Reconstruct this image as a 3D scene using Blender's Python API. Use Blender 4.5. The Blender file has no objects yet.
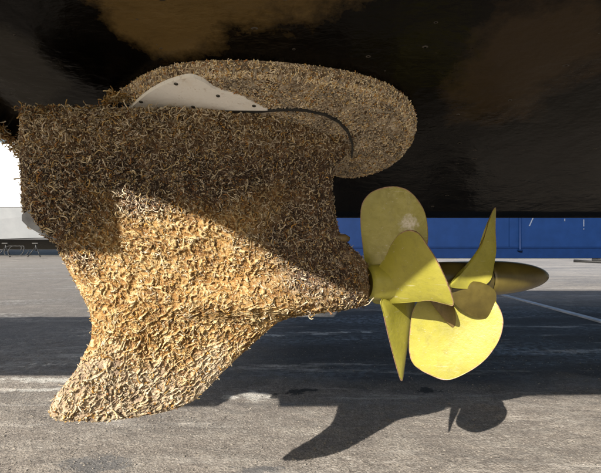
import bpy, math, random
import numpy as np
from mathutils import Vector, noise
random.seed(7); rng = np.random.default_rng(7)
sc = bpy.context.scene
H = 1.18                      # eye height above the ground (m)
F = 470.0                     # focal length in photo pixels (601 wide)

# ------------------------------------------------------------ camera, sky, sun
cam_d = bpy.data.cameras.new('camera'); cam = bpy.data.objects.new('camera', cam_d)
sc.collection.objects.link(cam); sc.camera = cam
cam.location = (0, 0, H); cam.rotation_euler = (math.radians(90), 0, 0)
cam_d.sensor_width = 36; cam_d.lens = 36 * F / 601; cam_d.clip_start = .05; cam_d.clip_end = 2000
SUN = Vector((.448, 1, -.5625)).normalized()           # direction the light travels
el = math.asin(-SUN.z); az = math.atan2(-SUN.x, -SUN.y)  # towards the sun, clockwise from +Y
sd = bpy.data.lights.new('sun', 'SUN'); so = bpy.data.objects.new('sun', sd); sc.collection.objects.link(so)
sd.energy = 5.0; sd.angle = math.radians(.35); sd.color = (1, .93, .82)
so.rotation_euler = SUN.to_track_quat('-Z', 'Y').to_euler(); so.location = (-3, -6, 6)
w = bpy.data.worlds.new('World'); sc.world = w; w.use_nodes = True
nt = w.node_tree; sky = nt.nodes.new('ShaderNodeTexSky'); sky.sky_type = 'NISHITA'; sky.sun_disc = False
sky.sun_elevation = el; sky.sun_rotation = az; sky.air_density = 1.2; sky.dust_density = 2.5; sky.ozone_density = 1.0
nt.links.new(sky.outputs[0], nt.nodes['Background'].inputs[0]); nt.nodes['Background'].inputs[1].default_value = .052
sc.view_settings.view_transform = 'Standard'; sc.view_settings.look = 'None'
sc.view_settings.exposure = .95; sc.view_settings.gamma = 1

# ------------------------------------------------------------ helpers
KEEL = 2.162
def uv(px, py): return (px - 300.5) / F, (236.5 - py) / F
def at(px, py, d):
    u, v = uv(px, py); return np.array([u * d, d, H + v * d])
def lin(c): return tuple(((x / 255) / 12.92 if x / 255 <= .04045 else (((x / 255) + .055) / 1.055) ** 2.4) for x in c)
def tag(o, label=None, cat=None, group=None, kind=None):
    if label: o['label'] = label
    if cat: o['category'] = cat
    if group: o['group'] = group
    if kind: o['kind'] = kind
    return o
def empty(name, loc, **k):
    o = bpy.data.objects.new(name, None); sc.collection.objects.link(o); o.location = loc; o.empty_display_size = .1
    return tag(o, **k)
def wloc(o):
    v = np.zeros(3)
    while o: v += np.array(o.location); o = o.parent
    return v
def obj(name, V, Fc, m, parent=None, smooth=True, loc=None, **k):
    """V in world coordinates; linked as ONE mesh object under parent."""
    V = np.asarray(V, float); base = wloc(parent) if parent else np.zeros(3)
    l = np.array(loc, float) if loc is not None else base
    me = bpy.data.meshes.new(name)
    if isinstance(Fc, np.ndarray):
        n, c = Fc.shape; me.vertices.add(len(V)); me.vertices.foreach_set('co', (V - l).astype(np.float32).ravel())
        me.loops.add(n * c); me.loops.foreach_set('vertex_index', Fc.astype(np.int32).ravel())
        me.polygons.add(n); me.polygons.foreach_set('loop_start', np.arange(0, n * c, c, dtype=np.int32))
        me.update(calc_edges=True); me.validate()
    else:
        me.from_pydata((V - l).tolist(), [], Fc); me.update()
    me.polygons.foreach_set('use_smooth', [smooth] * len(me.polygons))
    me.materials.append(m)
    o = bpy.data.objects.new(name, me); sc.collection.objects.link(o); o.parent = parent; o.location = l - base
    return tag(o, **k)
def col_attr(o, name, cols):
    a = o.data.color_attributes.new(name, 'FLOAT_COLOR', 'POINT')
    c = np.ones((len(o.data.vertices), 4), np.float32); c[:, :cols.shape[1]] = cols; a.data.foreach_set('color', c.ravel())
def box(x0, x1, y0, y1, z0, z1):
    V = [(x, y, z) for z in (z0, z1) for y in (y0, y1) for x in (x0, x1)]
    return V, [(0, 2, 3, 1), (4, 5, 7, 6), (0, 1, 5, 4), (2, 6, 7, 3), (0, 4, 6, 2), (1, 3, 7, 5)]
def join(*ps):
    V, Fc = [], []
    for v, f in ps:
        n = len(V); V += [tuple(x) for x in v]; Fc += [tuple(i + n for i in q) for q in f]
    return V, Fc
def tube(pts, r, n=8, caps=True):
    pts = [Vector(p) for p in pts]; V, Fc = [], []
    rs = r if hasattr(r, '__len__') else [r] * len(pts)
    up = Vector((0, 0, 1))
    for i, p in enumerate(pts):
        d = (pts[min(i + 1, len(pts) - 1)] - pts[max(i - 1, 0)]).normalized()
        a = d.cross(up if abs(d.z) < .95 else Vector((1, 0, 0))).normalized(); b = a.cross(d)
        for k in range(n):
            t = 2 * math.pi * k / n; V.append(tuple(p + (a * math.cos(t) + b * math.sin(t)) * rs[i]))
    for i in range(len(pts) - 1):
        for k in range(n): Fc.append((i * n + k, i * n + (k + 1) % n, (i + 1) * n + (k + 1) % n, (i + 1) * n + k))
    if caps: Fc += [tuple(range(n))[::-1], tuple((len(pts) - 1) * n + k for k in range(n))]
    return V, Fc
def prism(poly, off):
    """closed slab between poly and poly+off"""
    n = len(poly); poly = np.asarray(poly, float); V = np.vstack([poly, poly + off])
    return V, [tuple(range(n)), tuple(range(2 * n - 1, n - 1, -1))] + [(i, i + n, (i + 1) % n + n, (i + 1) % n) for i in range(n)]

def mat(name, base=(.5, .5, .5), rough=.6, metal=0, spec=.5):
    m = bpy.data.materials.new(name); m.use_nodes = True; b = m.node_tree.nodes['Principled BSDF']
    b.inputs['Base Color'].default_value = (*base, 1); b.inputs['Roughness'].default_value = rough
    b.inputs['Metallic'].default_value = metal; b.inputs['Specular IOR Level'].default_value = spec
    return m
class G:                                              # small node graph helper
    def __init__(s, m): s.t = m.node_tree; s.b = s.t.nodes['Principled BSDF']; s.co = s.n('TexCoord').outputs['Object']
    def n(s, t, **k):
        x = s.t.nodes.new('ShaderNode' + t)
        for a, v in k.items(): setattr(x, a, v)
        return x
    def put(s, sock, v):
        if hasattr(v, 'links'): s.t.links.new(v, sock)
        elif hasattr(v, '__len__') and len(v) == 3 and sock.type == 'RGBA': sock.default_value = (*v, 1)
        else: sock.default_value = v
    def mapping(s, scale=(1, 1, 1), loc=(0, 0, 0), rot=(0, 0, 0), co=None):
        x = s.n('Mapping'); s.put(x.inputs['Vector'], co or s.co); x.inputs['Scale'].default_value = scale
        x.inputs['Location'].default_value = loc; x.inputs['Rotation'].default_value = rot; return x.outputs[0]
    def noise(s, scale, detail=4, rough=.6, co=None, dist=0):
        x = s.n('TexNoise'); s.put(x.inputs['Vector'], co or s.co); x.inputs['Scale'].default_value = scale
        x.inputs['Detail'].default_value = detail; x.inputs['Roughness'].default_value = rough; x.inputs['Distortion'].default_value = dist
        return x.outputs[0]
    def voro(s, scale, feature='F1', co=None, out='Distance'):
        x = s.n('TexVoronoi', feature=feature); s.put(x.inputs['Vector'], co or s.co); x.inputs['Scale'].default_value = scale; return x.outputs[out]
    def ramp(s, v, stops, interp='LINEAR'):
        x = s.n('ValToRGB'); s.put(x.inputs[0], v); e = x.color_ramp.elements; x.color_ramp.interpolation = interp
        while len(e) > 1: e.remove(e[0])
        for i, (p, c) in enumerate(stops):
            q = e[0] if i == 0 else e.new(p); q.position = p
            q.color = (*c, 1) if hasattr(c, '__len__') else (c, c, c, 1)
        return x.outputs[0]
    def mix(s, f, a, b, bt='MIX'):
        x = s.n('Mix', data_type='RGBA', blend_type=bt); s.put(x.inputs['Factor'], f); s.put(x.inputs['A'], a); s.put(x.inputs['B'], b); return x.outputs['Result']
    def math(s, op, a, b=0.):
        x = s.n('Math', operation=op); s.put(x.inputs[0], a); s.put(x.inputs[1], b); return x.outputs[0]
    def attr(s, name, out='Color'): x = s.n('Attribute', attribute_name=name); return x.outputs[out]
    def bump(s, h, strength=.5, dist=.01, prev=None):
        x = s.n('Bump'); s.put(x.inputs['Height'], h); x.inputs['Strength'].default_value = strength; x.inputs['Distance'].default_value = dist
        if prev: s.put(x.inputs['Normal'], prev)
        return x.outputs[0]
    def set(s, **k):
        for a, v in k.items(): s.put(s.b.inputs[a.replace('_', ' ')], v)

# ------------------------------------------------------------ materials
def m_ground():
    m = mat('wet_concrete'); g = G(m); P = g.co
    st = g.mapping((.35, 1.3, 1), co=P)                      # long streaks running across
    big = g.noise(.9, 5, .6, st); mid = g.noise(5, 6, .65, g.mapping((.85, 1.1, 1), co=P)); fine = g.noise(90, 4, .7); grit = g.voro(110); mg = g.noise(34, 5, .75)
    col = g.ramp(mid, [(.3, lin((142, 133, 125))), (.5, lin((164, 155, 146))), (.7, lin((190, 182, 172)))])
    col = g.mix(g.ramp(fine, [(.38, 0.), (.62, 1.)]), g.mix(.62, col, (.07, .062, .056)), col)
    col = g.mix(g.ramp(grit, [(.12, .45), (.3, 0.)]), col, lin((205, 196, 184)))
    col = g.mix(g.ramp(mg, [(.36, .55), (.47, 0.)]), col, (.10, .088, .076)); col = g.mix(g.ramp(mg, [(.55, 0.), (.66, .6)]), col, (.62, .58, .53))
    # wet asphalt under the boat and beyond, darkened to deepen the hull's shadow
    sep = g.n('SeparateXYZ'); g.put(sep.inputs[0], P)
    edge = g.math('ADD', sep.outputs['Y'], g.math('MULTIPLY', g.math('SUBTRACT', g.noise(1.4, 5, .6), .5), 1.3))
    damp_shade = g.ramp(g.math('MULTIPLY', edge, .1), [(.335, 0.), (.40, 1.), (.72, 1.), (.9, .1)])
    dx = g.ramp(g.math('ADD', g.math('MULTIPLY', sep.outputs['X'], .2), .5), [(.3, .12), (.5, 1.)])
    damp_shade = g.math('MULTIPLY', damp_shade, dx)
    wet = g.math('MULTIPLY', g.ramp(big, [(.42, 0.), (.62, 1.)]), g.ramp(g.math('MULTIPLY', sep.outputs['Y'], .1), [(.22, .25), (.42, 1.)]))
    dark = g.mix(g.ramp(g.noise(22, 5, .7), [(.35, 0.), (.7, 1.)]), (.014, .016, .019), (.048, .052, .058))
    col = g.mix(g.math('MULTIPLY', damp_shade, .93), col, dark)
    col = g.mix(g.math('MULTIPLY', wet, .35), col, (.05, .047, .045))
    ws = g.noise(1.1, 6, .7, g.mapping((.45, 2.6, 1), (3.1, .7, 0), co=P))
    col = g.mix(g.math('MULTIPLY', g.ramp(ws, [(.56, 0.), (.66, .85)]), g.ramp(g.noise(30, 5, .75), [(.35, .2), (.6, 1.)])), col, lin((214, 208, 200)))  # wet glare streaks painted pale into the colour
    def spot(x, y, rx, ry, soft=.45, amp=1.1):
        q = g.mapping((1 / rx, 1 / ry, 0), (-x / rx, -y / ry, 0), co=P); l = g.n('VectorMath', operation='LENGTH'); g.put(l.inputs[0], q)
        return g.ramp(g.math('ADD', l.outputs['Value'], g.math('MULTIPLY', g.math('SUBTRACT', g.noise(16, 5, .7), .5), amp * 3)), [(1 - soft, 1.), (1., 0.)])
    for a in ((-.33, 3.5, .13, .13), (-.31, 5.62, .11, .07), (.24, 5.7, .12, .06), (.54, 5.78, .07, .05), (.80, 5.78, .10, .05), (-.52, 3.45, .06, .05), (-2.1, 3.86, .42, .07), (-2.0, 3.62, .30, .05), (-2.5, 3.45, .3, .06)):
        col = g.mix(g.math('MULTIPLY', spot(*a), .8), col, lin((206, 203, 196)))  # pale flecks, a sunlit patch and wet glare painted into the colour
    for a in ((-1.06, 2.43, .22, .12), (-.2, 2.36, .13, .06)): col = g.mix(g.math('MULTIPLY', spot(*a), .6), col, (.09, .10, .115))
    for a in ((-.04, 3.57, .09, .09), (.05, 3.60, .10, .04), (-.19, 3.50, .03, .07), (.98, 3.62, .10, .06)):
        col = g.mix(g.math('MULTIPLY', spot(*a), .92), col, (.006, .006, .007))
    crack = g.ramp(g.voro(.55, 'DISTANCE_TO_EDGE', g.mix(.06, P, g.n('TexNoise').outputs['Color'])), [(.0, 1.), (.006, 0.)])
    col = g.mix(g.math('MULTIPLY', crack, .2), col, (.015, .013, .012))
    far = g.ramp(g.math('MULTIPLY', sep.outputs['Y'], .05), [(.40, 0.), (.8, .75)]); xr = g.ramp(g.math('ADD', g.math('MULTIPLY', sep.outputs['X'], .05), .5), [(.45, 0.), (.6, 1.)]); col = g.mix(far, col, g.mix(.35, col, g.mix(xr, (.17, .175, .185), (.50, .54, .60)))); col = g.mix(g.math('MULTIPLY', g.ramp(g.math('ADD', g.math('MULTIPLY', sep.outputs['X'], .05), .5), [(.40, .38), (.5, 0.)]), g.ramp(g.math('MULTIPLY', sep.outputs['Y'], .1), [(.45, 0.), (.6, 1.)])), col, (.10, .10, .105))  # bluish sky sheen of the wet far ground painted into the colour
    rough = g.math('SUBTRACT', .88, g.math('MULTIPLY', g.math('MULTIPLY', wet, g.ramp(g.noise(14, 4, .6), [(.4, .2), (.6, 1.)])), .58))
    h = g.math('ADD', g.math('MULTIPLY', mid, .6), g.math('MULTIPLY', g.noise(45, 5, .75), .55))
    nb = g.bump(h, .55, .03); nb = g.bump(g.math('ADD', fine, g.math('MULTIPLY', g.voro(70), .8)), .6, .007, nb)
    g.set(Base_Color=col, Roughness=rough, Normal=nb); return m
def m_hull():
    m = mat('antifouling'); g = G(m)
    a = g.noise(1.6, 4, .55, g.mapping((.8, 1.2, 1))); b = g.noise(14, 5, .65)
    col = g.ramp(a, [(.4, (.0008, .0007, .0006)), (.6, (.003, .0024, .0018))])
    def reflect_patch(x, y, rx, ry):
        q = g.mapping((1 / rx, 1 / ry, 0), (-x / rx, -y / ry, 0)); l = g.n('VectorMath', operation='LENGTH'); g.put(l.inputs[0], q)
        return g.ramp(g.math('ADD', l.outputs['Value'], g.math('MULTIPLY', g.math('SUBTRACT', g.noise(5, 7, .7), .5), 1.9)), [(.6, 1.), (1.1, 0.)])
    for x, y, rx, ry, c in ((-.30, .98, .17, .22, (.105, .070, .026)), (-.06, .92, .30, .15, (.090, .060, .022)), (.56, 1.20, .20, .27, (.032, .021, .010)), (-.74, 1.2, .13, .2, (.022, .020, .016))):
        col = g.mix(reflect_patch(x, y - KEEL, rx, ry), col, c)  # reflections of the lit ground painted into the hull colour
    col = g.mix(g.ramp(b, [(.5, 0.), (.75, .3)]), col, g.mix(.5, col, (.012, .009, .006)))
    sc_ = g.ramp(g.voro(9, co=g.mapping((1, 2, 1))), [(.035, 1.), (.06, 0.)])
    col = g.mix(g.math('MULTIPLY', sc_, .12), col, (.06, .05, .035))
    rough = g.ramp(g.noise(5, 5, .6), [(.3, .09), (.7, .28)])
    nb = g.bump(g.noise(70, 4, .6, g.mapping((.6, 1, 1))), .35, .004); nb = g.bump(g.noise(9, 3, .5), .3, .02, nb)
    g.set(Base_Color=col, Roughness=rough, Normal=nb, Specular_IOR_Level=.11); return m
def m_crust(name, cols):
    m = mat(name, rough=.85); g = G(m); sep = g.n('SeparateColor'); g.put(sep.inputs[0], g.attr('zone'))
    v = g.noise(90, 4, .7); n2 = g.math('ADD', g.math('MULTIPLY', g.noise(17, 6, .7), .55), g.math('MULTIPLY', v, .45))
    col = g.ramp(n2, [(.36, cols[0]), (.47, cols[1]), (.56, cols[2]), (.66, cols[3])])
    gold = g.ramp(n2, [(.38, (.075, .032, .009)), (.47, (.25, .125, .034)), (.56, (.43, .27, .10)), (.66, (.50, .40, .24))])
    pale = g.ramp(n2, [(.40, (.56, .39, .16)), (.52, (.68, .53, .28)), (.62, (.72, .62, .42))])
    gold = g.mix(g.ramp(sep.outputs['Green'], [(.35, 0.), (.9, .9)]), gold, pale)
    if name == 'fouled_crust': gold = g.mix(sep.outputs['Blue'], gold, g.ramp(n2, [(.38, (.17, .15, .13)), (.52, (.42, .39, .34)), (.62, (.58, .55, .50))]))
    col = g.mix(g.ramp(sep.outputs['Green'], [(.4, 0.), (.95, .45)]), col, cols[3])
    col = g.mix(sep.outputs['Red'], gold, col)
    g.set(Base_Color=col, Normal=g.bump(g.math('ADD', v, g.noise(240, 3, .6)), .8, .006), Roughness=.85); return m
def m_tube():
    m = mat('worm_tube', rough=.75, spec=.3); g = G(m); c = g.attr('tint')
    col = g.mix(g.ramp(g.noise(160, 3, .6), [(.4, 0.), (.65, .55)]), c, g.mix(1., c, (.45, .36, .26), 'MULTIPLY'))
    g.set(Base_Color=col, Normal=g.bump(g.noise(420, 2, .5), .5, .002)); return m
def m_prop():
    m = mat('propeller_paint', rough=.38); g = G(m); e = g.attr('edge', 'Fac')
    n = g.noise(7, 5, .6); f = g.noise(60, 5, .7)
    col = g.ramp(n, [(.25, (.21, .195, .026)), (.5, (.28, .26, .036)), (.75, (.34, .31, .055))])
    col = g.mix(g.ramp(g.noise(24, 6, .75), [(.54, 0.), (.68, .35)]), col, (.13, .12, .035)); col = g.mix(g.ramp(g.noise(48, 3, .8, g.mapping((1, 1, 3), (2, 5, 1))), [(.66, 0.), (.69, .8)]), col, (.42, .38, .28))
    scr = g.ramp(g.noise(30, 2, .5, g.mapping((.4, .4, 6), (0, 0, 0), (.3, .9, .2))), [(.70, 0.), (.72, .4)]); col = g.mix(scr, col, (.50, .46, .30))
    col = g.mix(g.ramp(f, [(.5, 0.), (.8, .5)]), col, (.19, .17, .045))
    worn = g.ramp(g.math('ADD', e, g.math('MULTIPLY', g.math('SUBTRACT', g.noise(26, 4, .7), .5), .10)), [(.972, 0.), (.995, 1.)])
    col = g.mix(worn, col, g.ramp(f, [(.4, (.16, .09, .05)), (.6, (.36, .22, .15))]))
    q = g.n('VectorMath', operation='DISTANCE', name='scuff'); g.put(q.inputs[0], g.co)
    sw = g.math('MULTIPLY', g.ramp(g.math('ADD', q.outputs['Value'], g.math('MULTIPLY', g.math('SUBTRACT', g.noise(38, 5, .7), .5), .06)), [(.018, 1.), (.034, 0.)]), g.ramp(g.noise(120, 3, .6), [(.35, .35), (.55, 1.)]))
    col = g.mix(sw, col, (.62, .58, .50))
    g.set(Base_Color=col, Roughness=g.ramp(f, [(.3, .26), (.7, .5)]), Normal=g.bump(g.math('ADD', f, g.noise(9, 3, .5)), .2, .006)); return m
def m_simple(name, c0, c1, scale, rough=.6, bump=.3, metal=0):
    m = mat(name, rough=rough, metal=metal); g = G(m); n = g.noise(scale, 5, .65)
    g.set(Base_Color=g.ramp(n, [(.35, c0), (.65, c1)]), Normal=g.bump(g.noise(scale * 6, 4, .6), bump, .004)); return m
def m_bare():
    m = mat('bare_primer'); g = G(m); n = g.noise(9, 5, .7)
    col = g.mix(g.ramp(n, [(.55, 0.), (.75, .5)]), (.90, .89, .86), (.68, .58, .42)); col = g.mix(g.ramp(g.noise(55, 5, .75), [(.58, 0.), (.7, .5)]), col, (.35, .25, .14))
    g.set(Base_Color=col, Roughness=.6, Normal=g.bump(g.noise(60, 5, .7), .35, .004)); return m
M = dict(
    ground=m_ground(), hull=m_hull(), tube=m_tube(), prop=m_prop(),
    crust=m_crust('fouled_crust', [(.011, .006, .004), (.045, .024, .014), (.11, .064, .038), (.30, .225, .155)]),
    crust_pale=m_crust('fouled_crust_pale', [(.04, .024, .012), (.10, .065, .035), (.34, .245, .15), (.74, .66, .52)]),
    spinner=m_simple('shaded_spinner_paint', (.055, .042, .010), (.10, .078, .018), 12, .3, .15),
    bare=m_bare(),
    screw=m_simple('dull_steel', (.06, .06, .055), (.13, .125, .11), 60, .5, .3, .6),
    grey=m_simple('grey_casting', lin((104, 108, 116)), lin((140, 144, 150)), 20, .45, .2),
    white=m_simple('white_gelcoat', (.74, .75, .77), (.82, .83, .84), 1.2, .35, .03),
    shadegrey=m_simple('shaded_gelcoat', (.21, .225, .245), (.25, .265, .285), 1.2, .5, .03),
    blue=m_simple('blue_steel', (.0022, .013, .055), (.003, .016, .068), 1.5, .5, .08),
    bluedk=m_simple('dark_blue_steel', (.0012, .010, .045), (.0016, .012, .055), 3, .5, .1),
    steel=m_simple('galvanised', (.012, .013, .014), (.03, .031, .033), 8, .5, .2, .3),
    rubber=m_simple('black_rubber', (.012, .012, .013), (.03, .03, .03), 20, .6, .2),
    scrape=m_simple('scraped_paint', (.03, .05, .10), (.12, .14, .19), 30),
    blade_bronze=m_simple('shadowed_bronze', (.11, .075, .028), (.18, .125, .05), 30, .45, .2),
    smear=m_simple('scuffed_primer', lin((150, 140, 115)), lin((205, 198, 182)), 60, .55, .3),
    line=m_simple('pale_joint', lin((150, 152, 158)), lin((190, 192, 198)), 6, .4, .3),
)

for k_ in ('blue', 'bluedk'): M[k_].node_tree.nodes['Principled BSDF'].inputs['Specular IOR Level'].default_value = .12
# ------------------------------------------------------------ the setting
def spaced(lo, a, b, hi, step, n):
    mid = np.arange(a, b, step); g = np.linspace(0, 1, n) ** 3
    return np.concatenate([a - (a - lo) * g[::-1][:-1], mid, (b + (hi - b) * g)])
gx = spaced(-400, -4.0, 5.0, 400, .022, 30); gy = spaced(-60, 1.9, 5.6, 700, .022, 34)
X, Y = np.meshgrid(gx, gy); Z = np.zeros_like(X)
msk = (X > -4.5) & (X < 5.5) & (Y > 1.5) & (Y < 9)
for i, j in zip(*np.nonzero(msk)):
    x, y = X[i, j], Y[i, j]
    Z[i, j] = .012 * noise.noise((x * 2.2, y * 3.5, 0)) + .006 * noise.noise((x * 9, y * 13, 3)) + .0035 * noise.noise((x * 30, y * 34, 7))
ny, nx = X.shape; I = np.arange(ny * nx).reshape(ny, nx)
FQ = np.stack([I[:-1, :-1], I[:-1, 1:], I[1:, 1:], I[1:, :-1]], -1).reshape(-1, 4)
obj('ground', np.stack([X, Y, Z], -1).reshape(-1, 3), FQ, M['ground'], kind='structure')
# loose grit on the ground in front
def grit(n):
    y = 2.0 + 3.6 * rng.random(n) ** 1.4; x = (rng.random(n) * 1.5 - .75) * y; s = .0025 + .006 * rng.random(n) ** 3
    base = np.array([(1, 0, 0), (-.5, .87, 0), (-.5, -.87, 0), (0, 0, .8), (0, 0, -.4)])
    V = base[None] * s[:, None, None] * (.7 + .6 * rng.random((n, 5, 1))) + np.stack([x, y, .002 + 0 * x], -1)[:, None]
    f = np.array([(0, 1, 3), (1, 2, 3), (2, 0, 3)]); Fc = (f[None] + 5 * np.arange(n)[:, None, None]).reshape(-1, 3)
    return V.reshape(-1, 3), Fc
V, Fc = grit(9000)
obj('gravel', V, Fc, m_simple('grit_stone', (.09, .08, .07), (.34, .31, .27), 40, .8, .3), smooth=False,
    label='loose grit scattered over the rough boatyard concrete', cat='grit', kind='stuff')

# ------------------------------------------------------------ boat hull overhead
def hz(y): return H + .869 - .36 * y                 # near half of the bottom (deadrise about 20 degrees)
def transom_x(y): return float(np.interp(y, [-1.3, -.5, -.24, 0, 1.0, 2.2, 6], [-1.03, -1.03, -1.12, -1.10, -.95, -.95, -.95]))
def chine_y(x): return float(np.interp(x, [-1.1, -.94, -.6, -.23, .55, 2, 6, 9], [-1.22, -1.14, -.82, -.46, -.38, -.2, .5, 1.3]))
root = empty('motor_boat', (0, KEEL, H + .09), label='large black bottomed motor boat hull overhead carrying the fouled drive', cat='boat')
XS = np.linspace(0, 1, 60); rows = np.linspace(0, 1, 40); V = []; xs_end = 9.0
for t in rows:
    for q in XS:
        x = -1.05 + q * (xs_end + 1.05); yc = chine_y(x); y = yc + (KEEL - yc) * t
        x0 = transom_x(y); x = x0 + q * (xs_end - x0); yc = chine_y(x); y = yc + (KEEL - yc) * t
        V.append((x, y, hz(y)))
V = np.array(V); n, k = len(rows), len(XS); I = np.arange(n * k).reshape(n, k)
fq = np.stack([I[:-1, :-1], I[1:, :-1], I[1:, 1:], I[:-1, 1:]], -1).reshape(-1, 4)
V2 = V + np.array([0, 0, .03]); I2 = I + n * k
fq2 = np.stack([I2[:-1, :-1], I2[:-1, 1:], I2[1:, 1:], I2[1:, :-1]], -1).reshape(-1, 4)
def ring(a, b): return np.stack([a[:-1], a[1:], b[1:], b[:-1]], -1)
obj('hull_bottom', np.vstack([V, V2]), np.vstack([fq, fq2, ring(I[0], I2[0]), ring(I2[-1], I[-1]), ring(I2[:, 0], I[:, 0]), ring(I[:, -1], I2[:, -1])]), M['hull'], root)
# far half of the bottom rising to the far chine
ys = np.linspace(KEEL, 5.0, 12); V = [(x, y, H + .0907 + .36 * (y - KEEL)) for y in ys for x in (-.95, 3, 9)]
V += [(x, y, z + .03) for x, y, z in V]; m_ = len(ys) * 3; Fc = []
for i in range(len(ys) - 1):
    for j in range(2):
        a = i * 3 + j; Fc += [(a, a + 3, a + 4, a + 1), (a + m_, a + 1 + m_, a + 4 + m_, a + 3 + m_)]
Fc += [(i * 3, i * 3 + m_, i * 3 + 3 + m_, i * 3 + 3) for i in range(len(ys) - 1)]
V = [(x, y + .031, z) for x, y, z in V]
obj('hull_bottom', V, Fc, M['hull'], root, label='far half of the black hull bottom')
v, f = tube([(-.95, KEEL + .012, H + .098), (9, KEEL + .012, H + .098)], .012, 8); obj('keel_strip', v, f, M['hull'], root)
# transom and topsides
tv = []; T = np.linspace(-1.14, 4.9, 24)
for y in T:
    z = hz(y) if y < KEEL else H + .0907 + .36 * (y - KEEL)
    tv += [(transom_x(y), y, z + .031), (transom_x(y) - .05, y, H + 1.75), (transom_x(y) + .035, y, z + .031), (transom_x(y) - .015, y, H + 1.75)]
Fc = []
for i in range(len(T) - 1):
    a = 4 * i; Fc += [(a, a + 4, a + 5, a + 1), (a + 2, a + 3, a + 7, a + 6), (a + 1, a + 5, a + 7, a + 3), (a, a + 2, a + 6, a + 4)]
obj('transom', tv, Fc, M['white'], root)
sv = []
S = np.linspace(-1.02, 8.9, 30)
for x in S: sv += [(x, chine_y(x) - .004, hz(chine_y(x))), (x, chine_y(x) - .12, H + 2.0), (x, chine_y(x) + .03, hz(chine_y(x)) + .031), (x, chine_y(x) - .09, H + 2.0)]
Fc = []
for i in range(len(S) - 1):
    a = 4 * i; Fc += [(a, a + 1, a + 5, a + 4), (a + 2, a + 6, a + 7, a + 3), (a, a + 4, a + 6, a + 2), (a + 1, a + 3, a + 7, a + 5)]
obj('topside', sv, Fc, M['white'], root)
v, f = box(-1.0, 8.9, -.35, 4.95, H + 1.76, H + 1.8); obj('deck', v, f, M['white'], root)
# unseen slab added by the transom, shaped to throw the stepped shadows
zp = H + .97
poly = [(-1.115, -.22, zp), (-1.16, -.29, zp), (-1.283, -.567, zp), (-1.86, -.567, zp), (-1.90, -.33, zp), (-2.10, -.27, zp), (-2.25, -.36, zp), (-2.29, -.567, zp), (-2.75, -.567, zp), (-2.75, .16, zp), (-9.5, .16, zp), (-9.5, 2.95, zp), (-.96, 2.95, zp), (-.96, 1.0, zp)]
v, f = prism(poly, np.array([0, 0, .07])); obj('shadow_slab', v, f, M['white'], root)
# barnacles scattered over the hull bottom: little cones and ring scars
V, Fc = [], []
for i in range(90):
    x = random.uniform(-.9, 2.4); y = random.uniform(1.0, 2.12); z = hz(y); r = random.uniform(.0015, .0055); n0 = len(V); h = r * random.uniform(.15, .5)
    st = random.uniform(1, 2.2)
    for k in range(8): t = k * math.pi / 4; V.append((x + st * r * math.cos(t), y + r * math.sin(t), hz(y + r * math.sin(t)) - .0005))
    for k in range(8): t = k * math.pi / 4; V.append((x + .5 * st * r * math.cos(t), y + .5 * r * math.sin(t), hz(y + .5 * r * math.sin(t)) - h))
    for k in range(8): Fc.append((n0 + k, n0 + 8 + k, n0 + 8 + (k + 1) % 8, n0 + (k + 1) % 8))
obj('barnacle', V, Fc, m_simple('barnacle_shell', (.012, .010, .008), (.06, .05, .04), 8, .7, .3), root, kind='stuff', label='pale barnacle scars dotted over the black hull')

# ------------------------------------------------------------ pod drive
YAW = math.atan(.32); AX = np.array([math.cos(YAW), math.sin(YAW), 0]); NN = np.array([math.sin(YAW), -math.cos(YAW), 0])  # NN faces the viewer's side
def plane_pt(px, py):
    u = (np.asarray(px, float) - 300.5) / F; v = (236.5 - np.asarray(py, float)) / F
    d = 1.451 / (1 - .32 * u); return np.stack([u * d, d, H + v * d], -1)
pod = empty('pod_drive', tuple(plane_pt(300, 118)), label='pod drive leg crusted with curly worm tubes, hanging under the black hull', cat='pod drive')
LE = [(113, 26), (118, 21), (140, 19), (180, 21), (202, 21.5), (218, 25), (226, 30), (236, 43), (243, 55), (254, 60), (270, 68), (290, 79), (310, 89), (325, 92), (340, 91), (352, 85), (370, 76), (390, 60), (402, 52), (412, 49), (418, 52), (421, 62)]
RE = [(113, 292), (115, 312), (118, 327), (123, 339), (131, 347), (142, 350), (152, 349), (160, 342), (168, 335), (178, 332), (190, 332), (215, 335), (232, 339), (246, 350), (256, 361), (264, 368), (285, 370), (304, 368), (309, 350), (313, 320), (317, 292), (322, 278), (333, 265), (350, 246), (370, 225), (390, 206), (400, 195), (408, 178), (413, 160), (417, 135), (421, 105)]
PY = np.concatenate([np.linspace(113, 121, 12), np.linspace(122, 404, 300), np.linspace(405, 421, 20)])
le = np.interp(PY, *zip(*LE)); re = np.interp(PY, *zip(*RE))
NC = 460; tt = (1 - np.cos(np.linspace(0, math.pi, NC))) / 2
GX = le[:, None] + (re - le)[:, None] * tt[None]; GY = np.repeat(PY[:, None], NC, 1)
MID = plane_pt(GX, GY)
T0 = np.interp(PY, [113, 116, 122, 138, 146, 152, 165, 230, 300, 340, 400, 421], [.05, .082, .096, .098, .088, .070, .064, .062, .050, .030, .020, .008])
foil = (1 - np.abs(2 * tt - 1) ** 3.2) ** .6
TH = T0[:, None] * foil[None]
axy = 300 - (GX - 110) * .055                            # gear case axis in the picture plane
dr = (GY - axy) / F * 1.45; rr = np.interp(GX, [110, 170, 280, 372], [.0, .055, .082, .074])
bul = np.sqrt(np.clip(rr ** 2 - dr ** 2, 0, None))
TH = np.maximum(TH, bul * np.clip(foil[None] * 1.6, 0, 1)); K = np.ones(7) / 7
TH = np.apply_along_axis(lambda a: np.convolve(np.pad(a, 3, mode='edge'), K, 'valid'), 0, TH)
disp = np.zeros_like(TH); RID = np.zeros_like(TH); nn_, nv_ = noise.noise, noise.noise_vector
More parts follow.
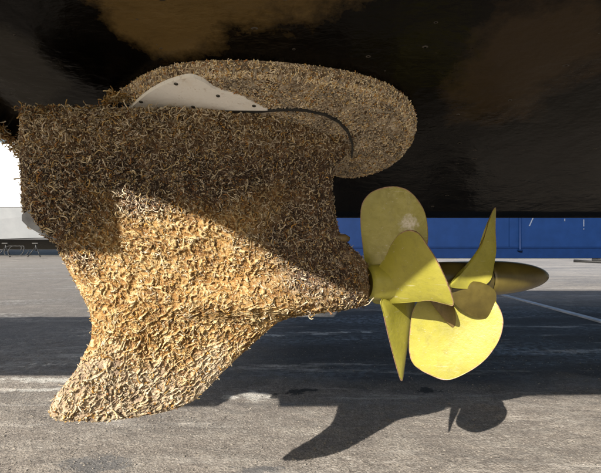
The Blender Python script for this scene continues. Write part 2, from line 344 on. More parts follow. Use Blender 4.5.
for i in range(TH.shape[0]):
    for j in range(NC):
        p = Vector(MID[i, j]); wv = nv_(p * 34) * .9
        a_ = nn_(p * 47 + wv); b_ = nn_(p * 98 + wv * 1.6 + Vector((3, 7, 1))); r1 = math.exp(-(a_ / .085) ** 2); r2 = math.exp(-(b_ / .11) ** 2)
        RID[i, j] = min(1, max(r1, .8 * r2)); disp[i, j] = .0095 * r1 + .0060 * r2 - .0035 - .006 * max(0, nn_(p * 75 + wv) - .22) + .007 * nn_(p * 15) + .007 * nn_(p * 7) + .0012 * nn_(p * 260)
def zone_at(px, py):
    """darker colour mask: the upper leg plus two ragged blotches of painted shade"""
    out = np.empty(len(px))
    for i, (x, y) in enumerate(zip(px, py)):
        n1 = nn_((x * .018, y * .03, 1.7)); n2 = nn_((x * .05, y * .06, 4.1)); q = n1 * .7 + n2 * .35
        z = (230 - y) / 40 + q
        z = max(z, 1.9 - 1.45 * math.hypot((x - 60) / 62, (y - 205) / 52) + q, 1.9 - 1.35 * math.hypot((x - 345) / 88, (y - 235) / 66) + q)  # two blotches paint the leg's shade into the colour
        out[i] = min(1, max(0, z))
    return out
w_ = foil[None] * .8 + .2
Pf = MID + NN * (TH + disp * w_)[..., None]; Pb = MID - NN * (TH + disp[::-1] * w_)[..., None]
nr = TH.shape[0]; I = np.arange(nr * NC).reshape(nr, NC); J = I + nr * NC
def quads(I, flip=False):
    a = np.stack([I[:-1, :-1], I[1:, :-1], I[1:, 1:], I[:-1, 1:]], -1).reshape(-1, 4); return a[:, ::-1] if flip else a
housing = obj('housing', np.vstack([Pf.reshape(-1, 3), Pb.reshape(-1, 3)]),
    np.vstack([quads(I), quads(J, True), ring(J[0], I[0]), ring(I[-1], J[-1]), ring(I[:, 0], J[:, 0]), ring(J[:, -1], I[:, -1])]), M['crust'], pod)
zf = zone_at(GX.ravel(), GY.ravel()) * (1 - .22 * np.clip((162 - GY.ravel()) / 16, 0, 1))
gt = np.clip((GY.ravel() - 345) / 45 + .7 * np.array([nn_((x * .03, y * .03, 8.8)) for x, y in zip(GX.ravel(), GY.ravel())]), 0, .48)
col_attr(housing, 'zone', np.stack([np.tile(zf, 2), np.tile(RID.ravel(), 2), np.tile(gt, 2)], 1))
def grid_normals(P, sgn=1):
    a = np.gradient(P, axis=0); b = np.gradient(P, axis=1); n = np.cross(b, a); n /= np.linalg.norm(n, axis=-1, keepdims=True) + 1e-9
    s = np.sign((n @ (NN * sgn)).mean()); return n * s
Nf, Nb = grid_normals(Pf), grid_normals(Pb, -1)

def worms(p, n, length, rad, tint, seg=7, curl=1.6, lift=.3, sink=.25):
    """many winding three-sided tubes hugging the surface, as one vertex/face array"""
    N = len(p); r = rng.normal(size=(N, 3)); t = r - (r * n).sum(1, keepdims=True) * n
    t /= np.linalg.norm(t, axis=1, keepdims=True) + 1e-9; b = np.cross(n, t)
    ph = np.zeros(N); turn = rng.normal(size=N) * curl; pos = p - n * .002
    lf = lift * (.4 + 1.1 * rng.random(N)); V = np.zeros((N, seg, 3, 3))
    for k in range(seg):
        s = k / (seg - 1); d = np.cos(ph)[:, None] * t + np.sin(ph)[:, None] * b + lf[:, None] * n; d /= np.linalg.norm(d, axis=1, keepdims=True)
        s1 = np.cross(d, n + .07 * b); s1 /= np.linalg.norm(s1, axis=1, keepdims=True) + 1e-9; s2 = np.cross(s1, d)
        rk = (rad * (.75 + .45 * s) * (.85 + .3 * rng.random(N)))[:, None]
        for q, (a_, b_) in enumerate(((1, 0), (-.5, .87), (-.5, -.87))): V[:, k, q] = pos + rk * (a_ * s1 + b_ * s2)
        pos = pos + d * (length / (seg - 1))[:, None]
        turn = turn * .8 + rng.normal(size=N) * curl * .55; ph = ph + turn / (seg - 1) * 2.2
        lf = lf * .55 - sink * lift + rng.normal(size=N) * .28
    base = []
    for k in range(seg - 1):
        for q in range(3): base.append((k * 3 + q, k * 3 + (q + 1) % 3, (k + 1) * 3 + (q + 1) % 3, (k + 1) * 3 + q))
    Fc = (np.array(base)[None] + (seg * 3) * np.arange(N)[:, None, None]).reshape(-1, 4)
    sh = np.linspace(.85, 1.1, seg)[None, :, None, None]; C = np.clip(tint[:, None, None, :] * sh * np.ones((1, seg, 3, 1)), 0, 1)
    return V.reshape(-1, 3), Fc, C.reshape(-1, 3)
PAL = np.array([(.52, .41, .23), (.58, .50, .36), (.44, .29, .11), (.40, .22, .055), (.26, .13, .05), (.50, .43, .34), (.13, .085, .05), (.06, .048, .036)])
def tints(px, py):
    """tube colours: cream and gold on the lower leg, browner and greyer on the upper leg and in the painted-shade blotches"""
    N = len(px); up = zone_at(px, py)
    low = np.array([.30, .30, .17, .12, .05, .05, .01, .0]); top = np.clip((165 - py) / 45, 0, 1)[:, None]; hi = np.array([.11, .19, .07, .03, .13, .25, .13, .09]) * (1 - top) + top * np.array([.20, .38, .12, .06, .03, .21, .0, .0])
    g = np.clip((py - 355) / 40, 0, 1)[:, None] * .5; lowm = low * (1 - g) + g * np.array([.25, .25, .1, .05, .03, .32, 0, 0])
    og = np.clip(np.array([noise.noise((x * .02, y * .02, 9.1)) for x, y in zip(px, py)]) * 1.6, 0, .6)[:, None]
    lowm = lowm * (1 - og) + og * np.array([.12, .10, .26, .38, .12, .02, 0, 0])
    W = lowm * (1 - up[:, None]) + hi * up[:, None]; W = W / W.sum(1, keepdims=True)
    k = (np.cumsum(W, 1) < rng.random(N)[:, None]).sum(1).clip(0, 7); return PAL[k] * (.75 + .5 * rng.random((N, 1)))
def sample(P, Nn, n, edge=.0):
    wrow = (re - le) * np.gradient(PY); wrow /= wrow.sum(); i = rng.choice(nr, n, p=wrow)
    u = rng.random(n)
    if edge: u = np.where(rng.random(n) < .5, u ** 3 * .04, 1 - u ** 3 * .04)
    jf = np.arccos(1 - 2 * u) / math.pi * (NC - 1); j = np.clip(jf.astype(int), 0, NC - 2); fr = (jf - j)[:, None]
    i2 = np.clip(i + 1, 0, nr - 1); fi = rng.random((n, 1))
    g = lambda A: (A[i, j] * (1 - fr) + A[i, j + 1] * fr) * (1 - fi) + (A[i2, j] * (1 - fr) + A[i2, j + 1] * fr) * fi
    nn = g(Nn); nn /= np.linalg.norm(nn, axis=1, keepdims=True)
    ii = [GX[i, j], PY[i]]; return g(P), nn, ii[0], ii[1]
parts = []
def grow(P, Nn, n, **k):
    edge = k.pop('edge', 0); Ls = k.pop('L', (.012, .034)); R = k.pop('R', (.0011, .0024))
    p, nn, px, py = sample(P, Nn, n, edge); zz = zone_at(px, py); kp = rng.random(n) < .34 + .66 * np.maximum(zz, np.clip((170 - py) / 20, 0, 1)); p, nn, px, py, zz = p[kp], nn[kp], px[kp], py[kp], zz[kp]; n = len(px)
    up = zz
    lx = np.interp(py, PY, le); rx = np.interp(py, PY, re); e_ = np.minimum(np.minimum(px - lx, rx - px), (421 - py) * 1.5)
    L = (Ls[0] + (Ls[1] - Ls[0]) * rng.random(n) ** 1.9) * np.clip(.4 + e_ / 22, .4, 1) ** (0 if edge else 1) * (1 + .12 * up); r = R[0] + (R[1] - R[0]) * rng.random(n) ** 1.5
    lo = 1 - up; k['lift'] = k['lift'] * (1 - .8 * lo); r = r * (1 + .15 * lo); L = L * (1 + .15 * lo)
    parts.append(worms(p, nn, L, r, tints(px, py), **k))
grow(Pf, Nf, 30000, L=(.006, .028), R=(.0008, .0020), lift=.30, seg=6, curl=2.3)
grow(Pf, Nf, 20000, L=(.004, .011), R=(.0008, .0016), lift=1.0, seg=4, sink=.1)
grow(Pb, Nb, 4500, L=(.010, .028), R=(.0009, .0019), lift=.3, seg=5)
grow(Pf, Nf, 1500, edge=1, L=(.006, .014), R=(.0007, .0014), lift=.8, seg=4); grow(Pb, Nb, 900, edge=1, L=(.006, .014), R=(.0007, .0014), lift=.8, seg=4)
def merge(parts):
    V, Fc, C, o = [], [], [], 0
    for v, f, c in parts: V.append(v); Fc.append(f + o); C.append(c); o += len(v)
    return np.vstack(V), np.vstack(Fc), np.vstack(C)
V, Fc, C = merge(parts)
wm = obj('worm_crust', V, Fc, M['tube'], housing, kind='stuff', label='dense curly worm tubes covering the leg'); col_attr(wm, 'tint', C)
# the largest, clearly separate tubes: objects of their own on shared meshes
protos = []
for k in range(14):
    v, f, c = worms(np.zeros((1, 3)), np.array([[0, 0, 1.]]), np.array([.026 + .016 * rng.random()]), np.array([.0017 + .0006 * rng.random()]), PAL[[0, 1, 0, 5, 2, 1, 0][k % 7]][None] * 1.05, seg=9, curl=2.3, lift=.5)
    o = obj('worm_tube', v, f, M['tube'], pod, loc=tuple(pod.location)); o.data.transform(__import__('mathutils').Matrix.Translation(Vector(pod.location))); col_attr(o, 'tint', c); protos.append(o)
p, nn, px, py = sample(Pf, Nf, 1500); sel = np.argsort(-zone_at(px, py) + .9 * rng.random(1500))[:270]; p, nn = p[sel], nn[sel]
for k in range(270):
    o = protos[k] if k < 14 else protos[k % 14].copy()
    if k >= 14: sc.collection.objects.link(o)
    o.parent = pod; o.location = Vector(p[k]) - pod.location
    q = Vector(nn[k]).to_track_quat('Z', 'Y'); q.rotate(__import__('mathutils').Quaternion(nn[k], random.uniform(0, 6.28)))
    o.rotation_euler = q.to_euler(); s = random.uniform(.75, 1.1); o.scale = (s, s, s)

# bare casting flange at the trailing edge of the leg
fl = [(24, 215), (24, 221), (30, 227), (42, 234), (58, 240), (64, 225), (40, 205)]
P_ = plane_pt(*np.array(fl).T) + NN * .022; v, f = prism(P_, -NN * .03); obj('trailing_edge_plate', v, f, M['grey'], pod, smooth=False)
# small bolt stub at the front edge
c0 = plane_pt(336, 238) + NN * .01; v, f = tube([c0, c0 + AX * .025, c0 + AX * .04 + np.array([0, 0, -.004])], [.012, .013, .008], 10); obj('bolt', v, f, M['blade_bronze'], pod)

# fairing plate between hull and leg (lies on the sloping hull bottom)
def hull_pt(px, py, off=0.):
    u = (np.asarray(px, float) - 300.5) / F; v = (236.5 - np.asarray(py, float)) / F
    d = (.869 - off) / (v + .36); return np.stack([u * d, d, H + v * d], -1)
FO = [(103, 110), (112, 101), (124, 91), (138, 81), (155, 73), (180, 67), (210, 64), (245, 64), (285, 66), (320, 70), (350, 75), (375, 82), (396, 92), (410, 105), (416, 120), (413, 137), (403, 152), (388, 163), (370, 170), (352, 173), (335, 170), (300, 160), (260, 150), (200, 140), (150, 128), (120, 118)]
def smooth_closed(pts, n):
    P = np.array(pts, float); k = len(P); t = np.linspace(0, k, n, endpoint=False); i = t.astype(int); f = (t - i)[:, None]
    a, b, c, d = P[(i - 1) % k], P[i % k], P[(i + 1) % k], P[(i + 2) % k]
    return .5 * (2 * b + (c - a) * f + (2 * a - 5 * b + 4 * c - d) * f ** 2 + (3 * b - a - 3 * c + d) * f ** 3)
NF = 640; fo = smooth_closed(FO, NF); HN = np.array([0, -.339, -.941])       # hull's downward normal
rim = hull_pt(fo[:, 0], fo[:, 1], .012); cen = rim.mean(0)
fs = [1.0, 1.0, .99, .97] + list(np.linspace(.94, .05, 130)); hs = [-.02, .006, .016, .024] + list(np.interp(np.linspace(.94, .05, 130), [.05, .3, .6, .9, .94], [.036, .036, .034, .030, .028]))
fP = np.array([cen + (rim - cen) * a + HN * b for a, b in zip(fs, hs)])
FR_ = np.full(fP.shape[:2], .5)
for i in range(2, len(fs)):
    for j in range(NF):
        p = Vector(fP[i, j]); wv = nv_(p * 40) * .8; r1 = math.exp(-(nn_(p * 62 + wv) / .10) ** 2); r2 = math.exp(-(nn_(p * 130 + wv) / .13) ** 2)
        FR_[i, j] = min(1, max(r1, r2)); fP[i, j] += HN * (.0050 * r1 + .0038 * r2 + .004 * nn_(p * 20) - .003)
R_, S_ = fP.shape[:2]; I = np.arange(R_ * S_).reshape(R_, S_); I = np.hstack([I, I[:, :1]])
fair = obj('fairing_plate', fP.reshape(-1, 3), quads(I, True), M['crust_pale'], pod, label='rounded fairing plate against the hull')
col_attr(fair, 'zone', np.stack([np.ones(FR_.size), FR_.ravel(), np.ones(FR_.size)], 1))
# bare white triangle
WT = np.array([(124, 115), (133, 106), (146, 95), (160, 86.5), (174, 81), (190, 77.5), (203, 82), (216, 90), (232, 95), (247, 100), (258, 106), (268, 110.8), (262, 111.8), (200, 113), (150, 116)], float)
def fair_pt(px, py, off=.040):
    u = (np.asarray(px, float) - 300.5) / F; v = (236.5 - np.asarray(py, float)) / F; k = .012 + off / .941
    d = (.869 - k) / (v + .36); return np.stack([u * d, d, H + v * d], -1)
wt = smooth_closed(WT, 60); P_ = fair_pt(wt[:, 0], wt[:, 1], .0415); v, f = prism(P_, -HN * .012)
bp = obj('bare_panel', v, f, M['bare'], pod, smooth=False, label='bare white triangle of the fairing without growth')
for px, py in ((141, 102), (193, 107), (218, 96), (254, 106), (176, 84)):
    c = fair_pt(px, py, .042); v, f = tube([c - HN * .004, c + HN * .0003], .0055, 14); obj('screw', v, f, M['screw'], bp)
# dark strip added for the shaded gap between fairing and leg
ln = [(104, 113), (150, 114.5), (200, 115), (265, 112.5), (288, 111), (306, 112), (324, 116), (338, 123), (347, 133), (352, 146), (351, 158), (352.3, 158), (353.6, 146), (348.6, 131.6), (339.4, 121.8), (324.7, 114.5), (306.4, 110.7), (288, 109.8), (265, 111), (200, 110.5), (150, 110), (104, 108.5)]
GAP_STRIP = np.array(ln, float); P_ = fair_pt(GAP_STRIP[:, 0], GAP_STRIP[:, 1], .0425); v, f = prism(P_, -HN * .02)
nS = len(ln) // 2; f = []
for side in (0, 1):
    for i in range(nS - 1): q = (i, i + 1, 2 * nS - 2 - i, 2 * nS - 1 - i); f.append(tuple(x + side * 2 * nS for x in (q if side else q[::-1])))
f += [(i, i + 2 * nS, (i + 1) % (2 * nS) + 2 * nS, (i + 1) % (2 * nS)) for i in range(2 * nS)]
obj('gap_shade_strip', v, f, M['rubber'], pod, smooth=False)
# tubes on the fairing
from_poly = WT
def inside(px, py, poly):
    r = np.zeros(len(px), bool); n = len(poly)
    for a in range(n):
        x0, y0 = poly[a]; x1, y1 = poly[(a + 1) % n]
        c = ((y0 > py) != (y1 > py)) & (px < (x1 - x0) * (py - y0) / (y1 - y0 + 1e-9) + x0); r ^= c
    return r
def fair_tubes(n, L, R, lift):
    f_ = np.sqrt(rng.random(n)); f_ = np.where(rng.random(n) < .2, .93 + .05 * rng.random(n), f_); f_ = np.where(rng.random(n) < .34, .986 + .014 * rng.random(n), f_); j = rng.random(n) * NF; ji = j.astype(int) % NF; jr = (j - j.astype(int))[:, None]
    e = rim[ji] * (1 - jr) + rim[(ji + 1) % NF] * jr; h = np.where(f_ > .985, -.02 + .034 * rng.random(n), np.interp(f_, fs[::-1], hs[::-1]))
    p = cen + (e - cen) * f_[:, None] + HN * h[:, None]
    out = e - cen; out /= np.linalg.norm(out, axis=1, keepdims=True); k = np.clip((f_ - .9) / .1, 0, 1)[:, None]
    nn = HN * (1 - .6 * k) + out * k; nn /= np.linalg.norm(nn, axis=1, keepdims=True)
    px = 300.5 + p[:, 0] / p[:, 1] * F; py = 236.5 - (p[:, 2] - H) / p[:, 1] * F
    keep = ~inside(px, py, WT) & ~inside(px, py, GAP_STRIP); p, nn, px = p[keep], nn[keep], px[keep]; N = keep.sum()
    W = np.array([.22, .34, .10, .03, .06, .24, .01, .0]); k = rng.choice(8, N, p=W / W.sum())
    c = PAL[k] * (1.3 + .5 * rng.random((N, 1)))
    return worms(p, nn, L[0] + (L[1] - L[0]) * rng.random(N), R[0] + (R[1] - R[0]) * rng.random(N) ** 1.5, c, lift=lift, seg=5)
V, Fc, C = merge([fair_tubes(15000, (.006, .015), (.0010, .0020), .4), fair_tubes(15000, (.004, .009), (.0010, .0018), 1.2)])
o = obj('worm_crust', V, Fc, M['tube'], fair, kind='stuff', label='short cream worm tubes covering the fairing plate'); col_attr(o, 'tint', C)
# neck between fairing and leg
c = plane_pt(250, 128); a0 = np.linspace(0, 2 * math.pi, 48, endpoint=False)
rg = [np.array([c + AX * .27 * math.cos(t) - NN * .045 * math.sin(t) + np.array([0, 0, z]) for t in a0]) for z in (-.03, .085)]
v = np.vstack(rg); f = [(i, (i + 1) % 48, (i + 1) % 48 + 48, i + 48) for i in range(48)]; obj('neck', v, f, M['rubber'], pod)
# spiky fringe on top-left of the leg, tuft at the fairing's tip, growth on the transom edge
def fringe(path, n, L, R, direction, spread, nrm, parent, name, pal, lab):
    P = np.array(path); t = rng.random(n) * (len(P) - 1); i = t.astype(int); fr = (t - i)[:, None]; p = P[i] * (1 - fr) + P[i + 1] * fr + rng.normal(size=(n, 3)) * spread
    d = np.array(direction) + rng.normal(size=(n, 3)) * .35; d /= np.linalg.norm(d, axis=1, keepdims=True)
    v, f, c = worms(p, d, L[0] + (L[1] - L[0]) * rng.random(n), R[0] + (R[1] - R[0]) * rng.random(n), PAL[rng.choice(pal, n)] * (.7 + .5 * rng.random((n, 1))), lift=2.2, curl=.8, sink=0)
    o = obj(name, v, f, M['tube'], parent, kind='stuff', label=lab); col_attr(o, 'tint', c)
fringe([plane_pt(x, 117) + NN * .06 for x in np.linspace(26, 108, 12)], 420, (.010, .020), (.0009, .0018), (.35 * -1, 0, 1.0), .006, None, pod, 'worm_fringe', [0, 1, 2, 4, 6], 'spiky row of tubes along the top edge')
fringe([fair_pt(104, 104), fair_pt(112, 98), fair_pt(122, 99)], 90, (.015, .035), (.0012, .002), (-.6, 0, .9), .006, None, pod, 'worm_tuft', [0, 2, 3], 'golden tuft at the fairing tip')
tr = [np.array([transom_x(y) + .01, y, hz(y) + .0]) for y in np.linspace(1.25, 1.75, 8)]
fringe(tr, 1500, (.012, .030), (.0011, .0022), (.1, -.3, -.8), .012, None, root, 'worm_fringe', [0, 1, 2, 3, 4], 'worm tubes along the transom edge')

# ------------------------------------------------------------ propellers and spinner
R0 = plane_pt(370, 282.5); N0 = plane_pt(547.5, 276); AL = N0 - R0; LEN = np.linalg.norm(AL); A = AL / LEN
UP = np.array([0, 0, 1.]); UP = UP - A * (UP @ A); UP /= np.linalg.norm(UP); SD = np.cross(UP, A); SD = SD if SD @ NN > 0 else -SD
def lathe(prof, n=48):
    V, Fc = [], []
    for s, r in prof:
        for k in range(n): t = 2 * math.pi * k / n; V.append(R0 + A * s * LEN + (UP * math.cos(t) + SD * math.sin(t)) * r)
    for i in range(len(prof) - 1):
        for k in range(n): Fc.append((i * n + k, i * n + (k + 1) % n, (i + 1) * n + (k + 1) % n, (i + 1) * n + k))
    Fc += [tuple(range(n)), tuple((len(prof) - 1) * n + k for k in range(n))[::-1]]
    return V, Fc
v, f = lathe([(-.02, .050), (.0, .055), (.02, .058), (.20, .059), (.27, .059), (.28, .056)]); ph = empty  # rear hub
rear = obj('propeller', v, f, M['prop'], pod, label='rear propeller next to the leg')
v, f = lathe([(.285, .056), (.29, .060), (.40, .062), (.60, .061), (.605, .058)])
front = obj('propeller', v, f, M['spinner'], pod, label='front propeller next to the pointed nose cone')  # the hub's shaded tone is put into its dark paint
pr = [(.61, .057)] + [(.612 + (1 - .612) * q, .0605 * math.sqrt(max(0, 1 - q ** 2.1)) + .0008) for q in np.linspace(0, 1, 26)]
v, f = lathe(pr); obj('nose_cone', v, f, M['spinner'], pod)
for o in (rear, front): col_attr(o, 'edge', np.zeros((len(o.data.vertices), 3)))
def blade(outline, rootpx, s_axis, normal, parent, camber=.015, twist=0., thick=.006, m='prop', back=0., label=None, n=110):
    """traced rim laid on the blade's own tilted plane, then cambered, twisted and thickened"""
    o = smooth_closed(outline, n); nrm = np.array(normal, float); nrm = A * nrm[0] + UP * nrm[1] + SD * nrm[2]; nrm /= np.linalg.norm(nrm)
    q0 = R0 + A * LEN * s_axis + SD * back
    eye = np.array([0, 0, H]); rim = []
    for px, py in o:
        d = at(px, py, 1.) - eye; t = ((q0 - eye) @ nrm) / (d @ nrm); rim.append(eye + d * t)
    rim = np.array(rim); rt = np.array(rim[np.argmin(((o - np.array(rootpx)) ** 2).sum(1))]); c = rim.mean(0)
    e1 = c - rt; e1 /= np.linalg.norm(e1); e2 = np.cross(nrm, e1); L = np.abs((rim - c) @ e1).max(); Wd = np.abs((rim - c) @ e2).max()
    rel = rim - (R0); rad = np.linalg.norm(rel - np.outer(rel @ A, A), axis=1).max()
    print('blade', label, 'R %.3f' % rad, 'L %.3f W %.3f' % (2 * L, 2 * Wd), 'depth %.2f %.2f' % (rim[:, 1].min(), rim[:, 1].max()))
    FR = np.array([0, .15, .3, .45, .6, .72, .82, .9, .95, .98, 1.])
    V, E = [], []
    for side in (1, -1):
        for fr in FR:
            for r_ in rim:
                p = c + (r_ - c) * fr; a = ((p - c) @ e1) / L; b = ((p - c) @ e2) / Wd
                off = camber * (a * a * .5 + b * b - .8) + twist * a * b
                rooty = np.clip((-a - .3) / .7, 0, 1)
                th = thick * ((1 - fr ** 4) * (1 + 1.6 * rooty)) + .0012
                V.append(p + nrm * (off * (1 if fr < 1 else 1) + side * th)); E.append(fr)
    k = len(FR); I = np.arange(2 * k * n).reshape(2, k, n); I = np.concatenate([I, I[:, :, :1]], 2)
    Fc = np.vstack([quads(I[0]), quads(I[1], True), ring(I[0, -1], I[1, -1])])
    ob = obj('blade', V, Fc, M[m], parent, label=label)
    rootw = np.array(E); rel = np.array(V) - R0; rd = np.linalg.norm(rel - np.outer(rel @ A, A), axis=1)
    rootw = np.where(rd < .11, 0, rootw); col_attr(ob, 'edge', np.repeat(rootw[:, None], 3, 1))
    return ob, c, nrm, e1, e2
BA = [(367, 292), (364, 262), (361, 232), (361, 212), (364, 201), (372, 192), (384, 187), (396, 186), (408, 190), (418, 200), (425, 213), (428, 230), (427, 248), (418, 268), (406, 284), (388, 292)]
BB = [(371, 284), (379, 267), (386, 256), (391, 245), (399, 234), (410, 229.5), (420, 233), (429, 245), (438, 259), (446, 277), (451, 292), (453, 306), (444, 304), (430, 300), (412, 301), (392, 302), (374, 301.5)]
BC = [(381, 300), (383, 312), (387, 329), (394, 356), (399.5, 376), (402, 381), (404, 374), (406, 360), (410, 334), (413, 312), (413, 300), (397, 292)]
BD = [(428, 292), (414, 308), (410, 328), (409, 351), (414, 365), (429, 375), (447, 380.5), (467, 373), (485, 360), (498, 342), (503, 326), (502, 314), (496, 302), (482, 288), (456, 282)]
BE = [(494, 208), (490, 221), (487, 237), (480, 251), (469, 265), (459, 276), (450, 286), (463, 288.5), (479, 287.5), (489, 280), (494.5, 264), (498, 248), (498, 228), (496.5, 212)]
BF = [(430, 300), (440, 314), (450, 325), (460, 334.5), (462, 331), (458, 317), (453, 303), (448, 292), (434, 290)]
BG = [(448, 292), (455, 304), (463, 311), (474, 317), (487, 318), (493, 311), (496, 300), (494, 290), (480, 282), (458, 282)]
bl = blade(BA, (385, 290), .10, (-.62, .05, .78), rear, .02, .012, label='upright olive blade with a pale scuff')
blade(BB, (375, 290), .10, (-.75, -.42, .55), rear, -.012, .01, back=.05, label='broad blade pointing towards the viewer')
blade(BC, (397, 296), .10, (.55, 0, .83), rear, .004, .0, label='narrow blade pointing straight down')
blade(BF, (440, 292), .16, (.2, 0, .98), rear, .003, 0, m='blade_bronze', back=.05, label='shadow-darkened bronze blade tip pointing down')  # bronze tip, darkened in colour like another blade's cast shadow
blade(BD, (462, 284), .42, (-.55, .1, .82), front, .02, .01, label='large rounded yellow blade pointing down')
blade(BE, (462, 287), .46, (.12, .12, .98), front, .02, .0, back=.078, label='horn shaped blade curving upwards')
blade(BG, (470, 284), .46, (-.2, -.1, .97), front, -.008, 0, m='spinner', back=.068, label='short shaded olive blade turned to the viewer')  # dark olive puts this blade's shade into its colour
# pale scuff on the upright blade
ob, c, nrm, e1, e2 = bl
dd = at(408, 223, 1.) - np.array([0, 0, H]); tq = ((c - np.array([0, 0, H])) @ nrm) / (dd @ nrm)
M['prop'].node_tree.nodes['scuff'].inputs[1].default_value = np.array([0, 0, H]) + dd * tq - np.array(pod.location)
# the two blades on the far side
def far_blade(s_axis, ang, parent, length, pitch):
    t = math.radians(ang); rad = UP * math.sin(t) + SD * math.cos(t); tan = -UP * math.cos(t) + SD * math.sin(t)
    ch = A * math.sin(pitch) + tan * math.cos(pitch); nr_ = np.cross(rad, ch); q = R0 + A * LEN * s_axis
    V, E = [], []; nr2, nc2 = 14, 12
    for side in (1, -1):
        for i in range(nr2 + 1):
            f = i / nr2; wd = .5 * (.10 + .15 * math.sin(min(1, f * 1.25) * math.pi * .62)) * (math.sqrt(max(0, 1 - max(0, (f - .55) / .45) ** 2.2)) + .02)
            for j in range(nc2 + 1):
                g = 2 * j / nc2 - 1; V.append(q + rad * (.05 + f * length) + ch * g * wd + nr_ * (.02 * g * g + side * (.006 * (1 - g ** 4) * (1 - f * .6) + .001))); E.append(max(abs(g) ** 6, f ** 8))
    I = np.arange(2 * (nr2 + 1) * (nc2 + 1)).reshape(2, nr2 + 1, nc2 + 1)
    Fc = np.vstack([quads(I[0]), quads(I[1], True), ring(I[0, :, 0], I[1, :, 0]), ring(I[1, :, -1], I[0, :, -1]), ring(I[0, -1], I[1, -1])])
    ob = obj('blade', V, Fc, M['prop'], parent); col_attr(ob, 'edge', np.repeat(np.array(E)[:, None], 3, 1))
far_blade(.14, 178, rear, .26, .9); far_blade(.46, 200, front, .26, -.9)

# ------------------------------------------------------------ far side: blue shed wall, white boat, bits on the ground
D = 25.2
def gx_(px, d=D): return (px - 300.5) / F * d
shed = empty('blue_shed', (gx_(520), D, 0), label='long blue metal shed wall across the yard beyond the hull', cat='building')
pw = 6.1 * 1.05; x0 = gx_(240); k = 0
xs = [gx_(q) for q in (200, 300, 400, 509, 620, 730, 840)]
for a, b in zip(xs[:-1], xs[1:]):
    v, f = box(a + .02, b - .02, D, D + .2, .62, 4.2); obj('panel', v, f, M['blue'], shed, smooth=False)
v, f = box(xs[0], xs[-1], D + .06, D + .25, .0, 4.1); obj('wall', v, f, M['bluedk'], shed, smooth=False)
v, f = join(box(xs[0], xs[-1], D - .05, D + .05, .02, .56), box(xs[0], xs[-1], D - .09, D + .05, .56, .61)); obj('plinth', v, f, M['bluedk'], shed, smooth=False)
v, f = tube([(gx_(519), D - .12, 4.0), (gx_(519), D - .12, .55), (gx_(519), D - .12, .42)], [.07, .07, .14], 10); obj('downpipe', v, f, M['bluedk'], shed)
for px, py, dx, dy in ((531, 222, 2.5, 8), (564.5, 220, 1.5, 2.5), (583.5, 223, 1.2, 7), (583.5, 229, 1.5, 1)):
    c = at(px, py, D); hw = .012 + dx / F * D * .12; hh = dy / F * D * .5; v, f = box(c[0] - hw, c[0] + hw, D - .03, D + .004, c[2] - hh, c[2] + hh)
    V = [(x + (z - c[2]) * (.45 if dx > 2 else 0), y, z) for x, y, z in v]; obj('paint_scrape', V, f, M['scrape'], shed, smooth=False)
# white boat on stands at the left
Db = 27.
def P3(px, py, d=Db): return at(px, py, d)
wb = empty('white_boat', (P3(-60, 240)[0], Db, 0), label='white boat hull with shaded side, propped on stands at far left', cat='boat')
zb, zt = H - .22, H + 1.68
def hullbox(xa, xb, za0, za1, zb0, y0, y1, m, name, slope=0.):
    V = [(xa, y0 + .5, za0), (xb, y0 + .5, za1), (xb, y0, zb0), (xa, y0, zb0), (xa, y1, za0), (xb, y1, za1), (xb, y1, zb0), (xa, y1, zb0)]
    return obj(name, V, [(0, 1, 2, 3), (5, 4, 7, 6), (0, 4, 5, 1), (3, 2, 6, 7), (0, 3, 7, 4), (1, 5, 6, 2)], m, wb, smooth=False)
xa, xb = gx_(-260, Db), gx_(110, Db)
hullbox(xa, xb, H - .55, H + .05, zt, Db, Db + 4, M['shadegrey'], 'hull')  # white hull side with its shade painted in as grey
v, f = box(xa, xb, Db - .05, Db + 4, zt + .02, zt + .9); obj('bulwark', v, f, M['white'], wb, smooth=False)
v, f = box(xa + 1, xb - .6, Db + .4, Db + 3.6, zt + .91, zt + 3.8); obj('cabin', v, f, M['white'], wb, smooth=False)
v, f = box(xa + 1, xb - .6, Db + 3.0, Db + 3.4, .35, H - .2); obj('keel', v, f, M['rubber'], wb, smooth=False)
G_ = 'stands under the pale boat'
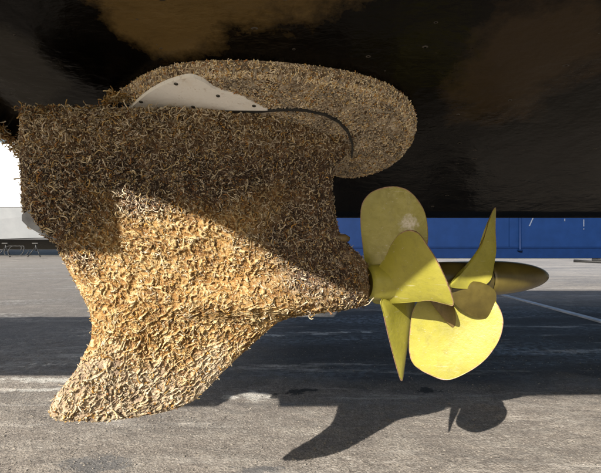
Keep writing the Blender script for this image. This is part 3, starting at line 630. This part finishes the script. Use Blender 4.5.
for i, (px, lab) in enumerate(((8, 'grey steel tripod boat stand nearest the left edge of the photo'), (38, 'grey steel tripod boat stand right beside the crusted leg'))):
    c = P3(px, 240); st = empty('boat_stand', (c[0], Db - .2, 0), label=lab, cat='boat stand', group=G_)
    v, f = tube([(c[0], Db - .2, .35), (c[0], Db - .2, H - .42)], .045, 8); obj('post', v, f, M['steel'], st)
    v, f = box(c[0] - .16, c[0] + .16, Db - .32, Db - .08, H - .42, H - .36); obj('pad', v, f, M['rubber'], st, smooth=False)
    for a in (90, 210, 330):
        t = math.radians(a); v, f = tube([(c[0], Db - .2, .62), (c[0] + .42 * math.cos(t), Db - .2 + .42 * math.sin(t), .02)], .028, 6); obj('leg', v, f, M['steel'], st)
# coiled hose under the far boat
pts = []
for i in range(64): t = i / 63 * 4 * math.pi; pts.append((gx_(12, 24) + .45 * math.cos(t) * (1 + .1 * math.sin(t * .7)) + i * .006, 24 + .2 * math.sin(t), .45 + .28 * math.sin(t) + .05 * math.sin(3 * t)))
v, f = tube(pts, .022, 6); tag(obj('hose', v, f, M['rubber']), 'dark looped hose hanging under the pale boat at far left', 'hose')
v, f = tube([at(574, 262, 21.5) * np.array([1, 1, 0]) + np.array([0, 0, .06]), at(590, 262, 21.) * np.array([1, 1, 0]) + np.array([0, 0, .06]), at(640, 266, 19.5) * np.array([1, 1, 0]) + np.array([0, 0, .06])], [.07, .05, .05], 8)
tag(obj('steel_pipe', v, f, M['rubber']), 'dark pipe lying on the bright ground, the longer one at right edge', 'pipe')
v, f = tube([at(592, 261, 22.5) * np.array([1, 1, 0]) + np.array([0, 0, .07]), at(625, 262, 22.) * np.array([1, 1, 0]) + np.array([0, 0, .07])], .06, 8)
tag(obj('steel_pipe', v, f, M['rubber']), 'short dark pipe behind the longer one at the right edge', 'pipe')
# pale joint running across the yard
def gp(px, py, z=.02): d = H / ((py - 236.5) / F); return np.array([(px - 300.5) / F * d, d, z])
P_ = np.array([gp(500, 294), gp(640, 331), gp(640, 333.5), gp(500, 295.4)]); P_[:, 2] = .02
v, f = prism(P_, np.array([0, 0, -.03])); tag(obj('slab_joint', v, f, M['line'], smooth=False), kind='structure')
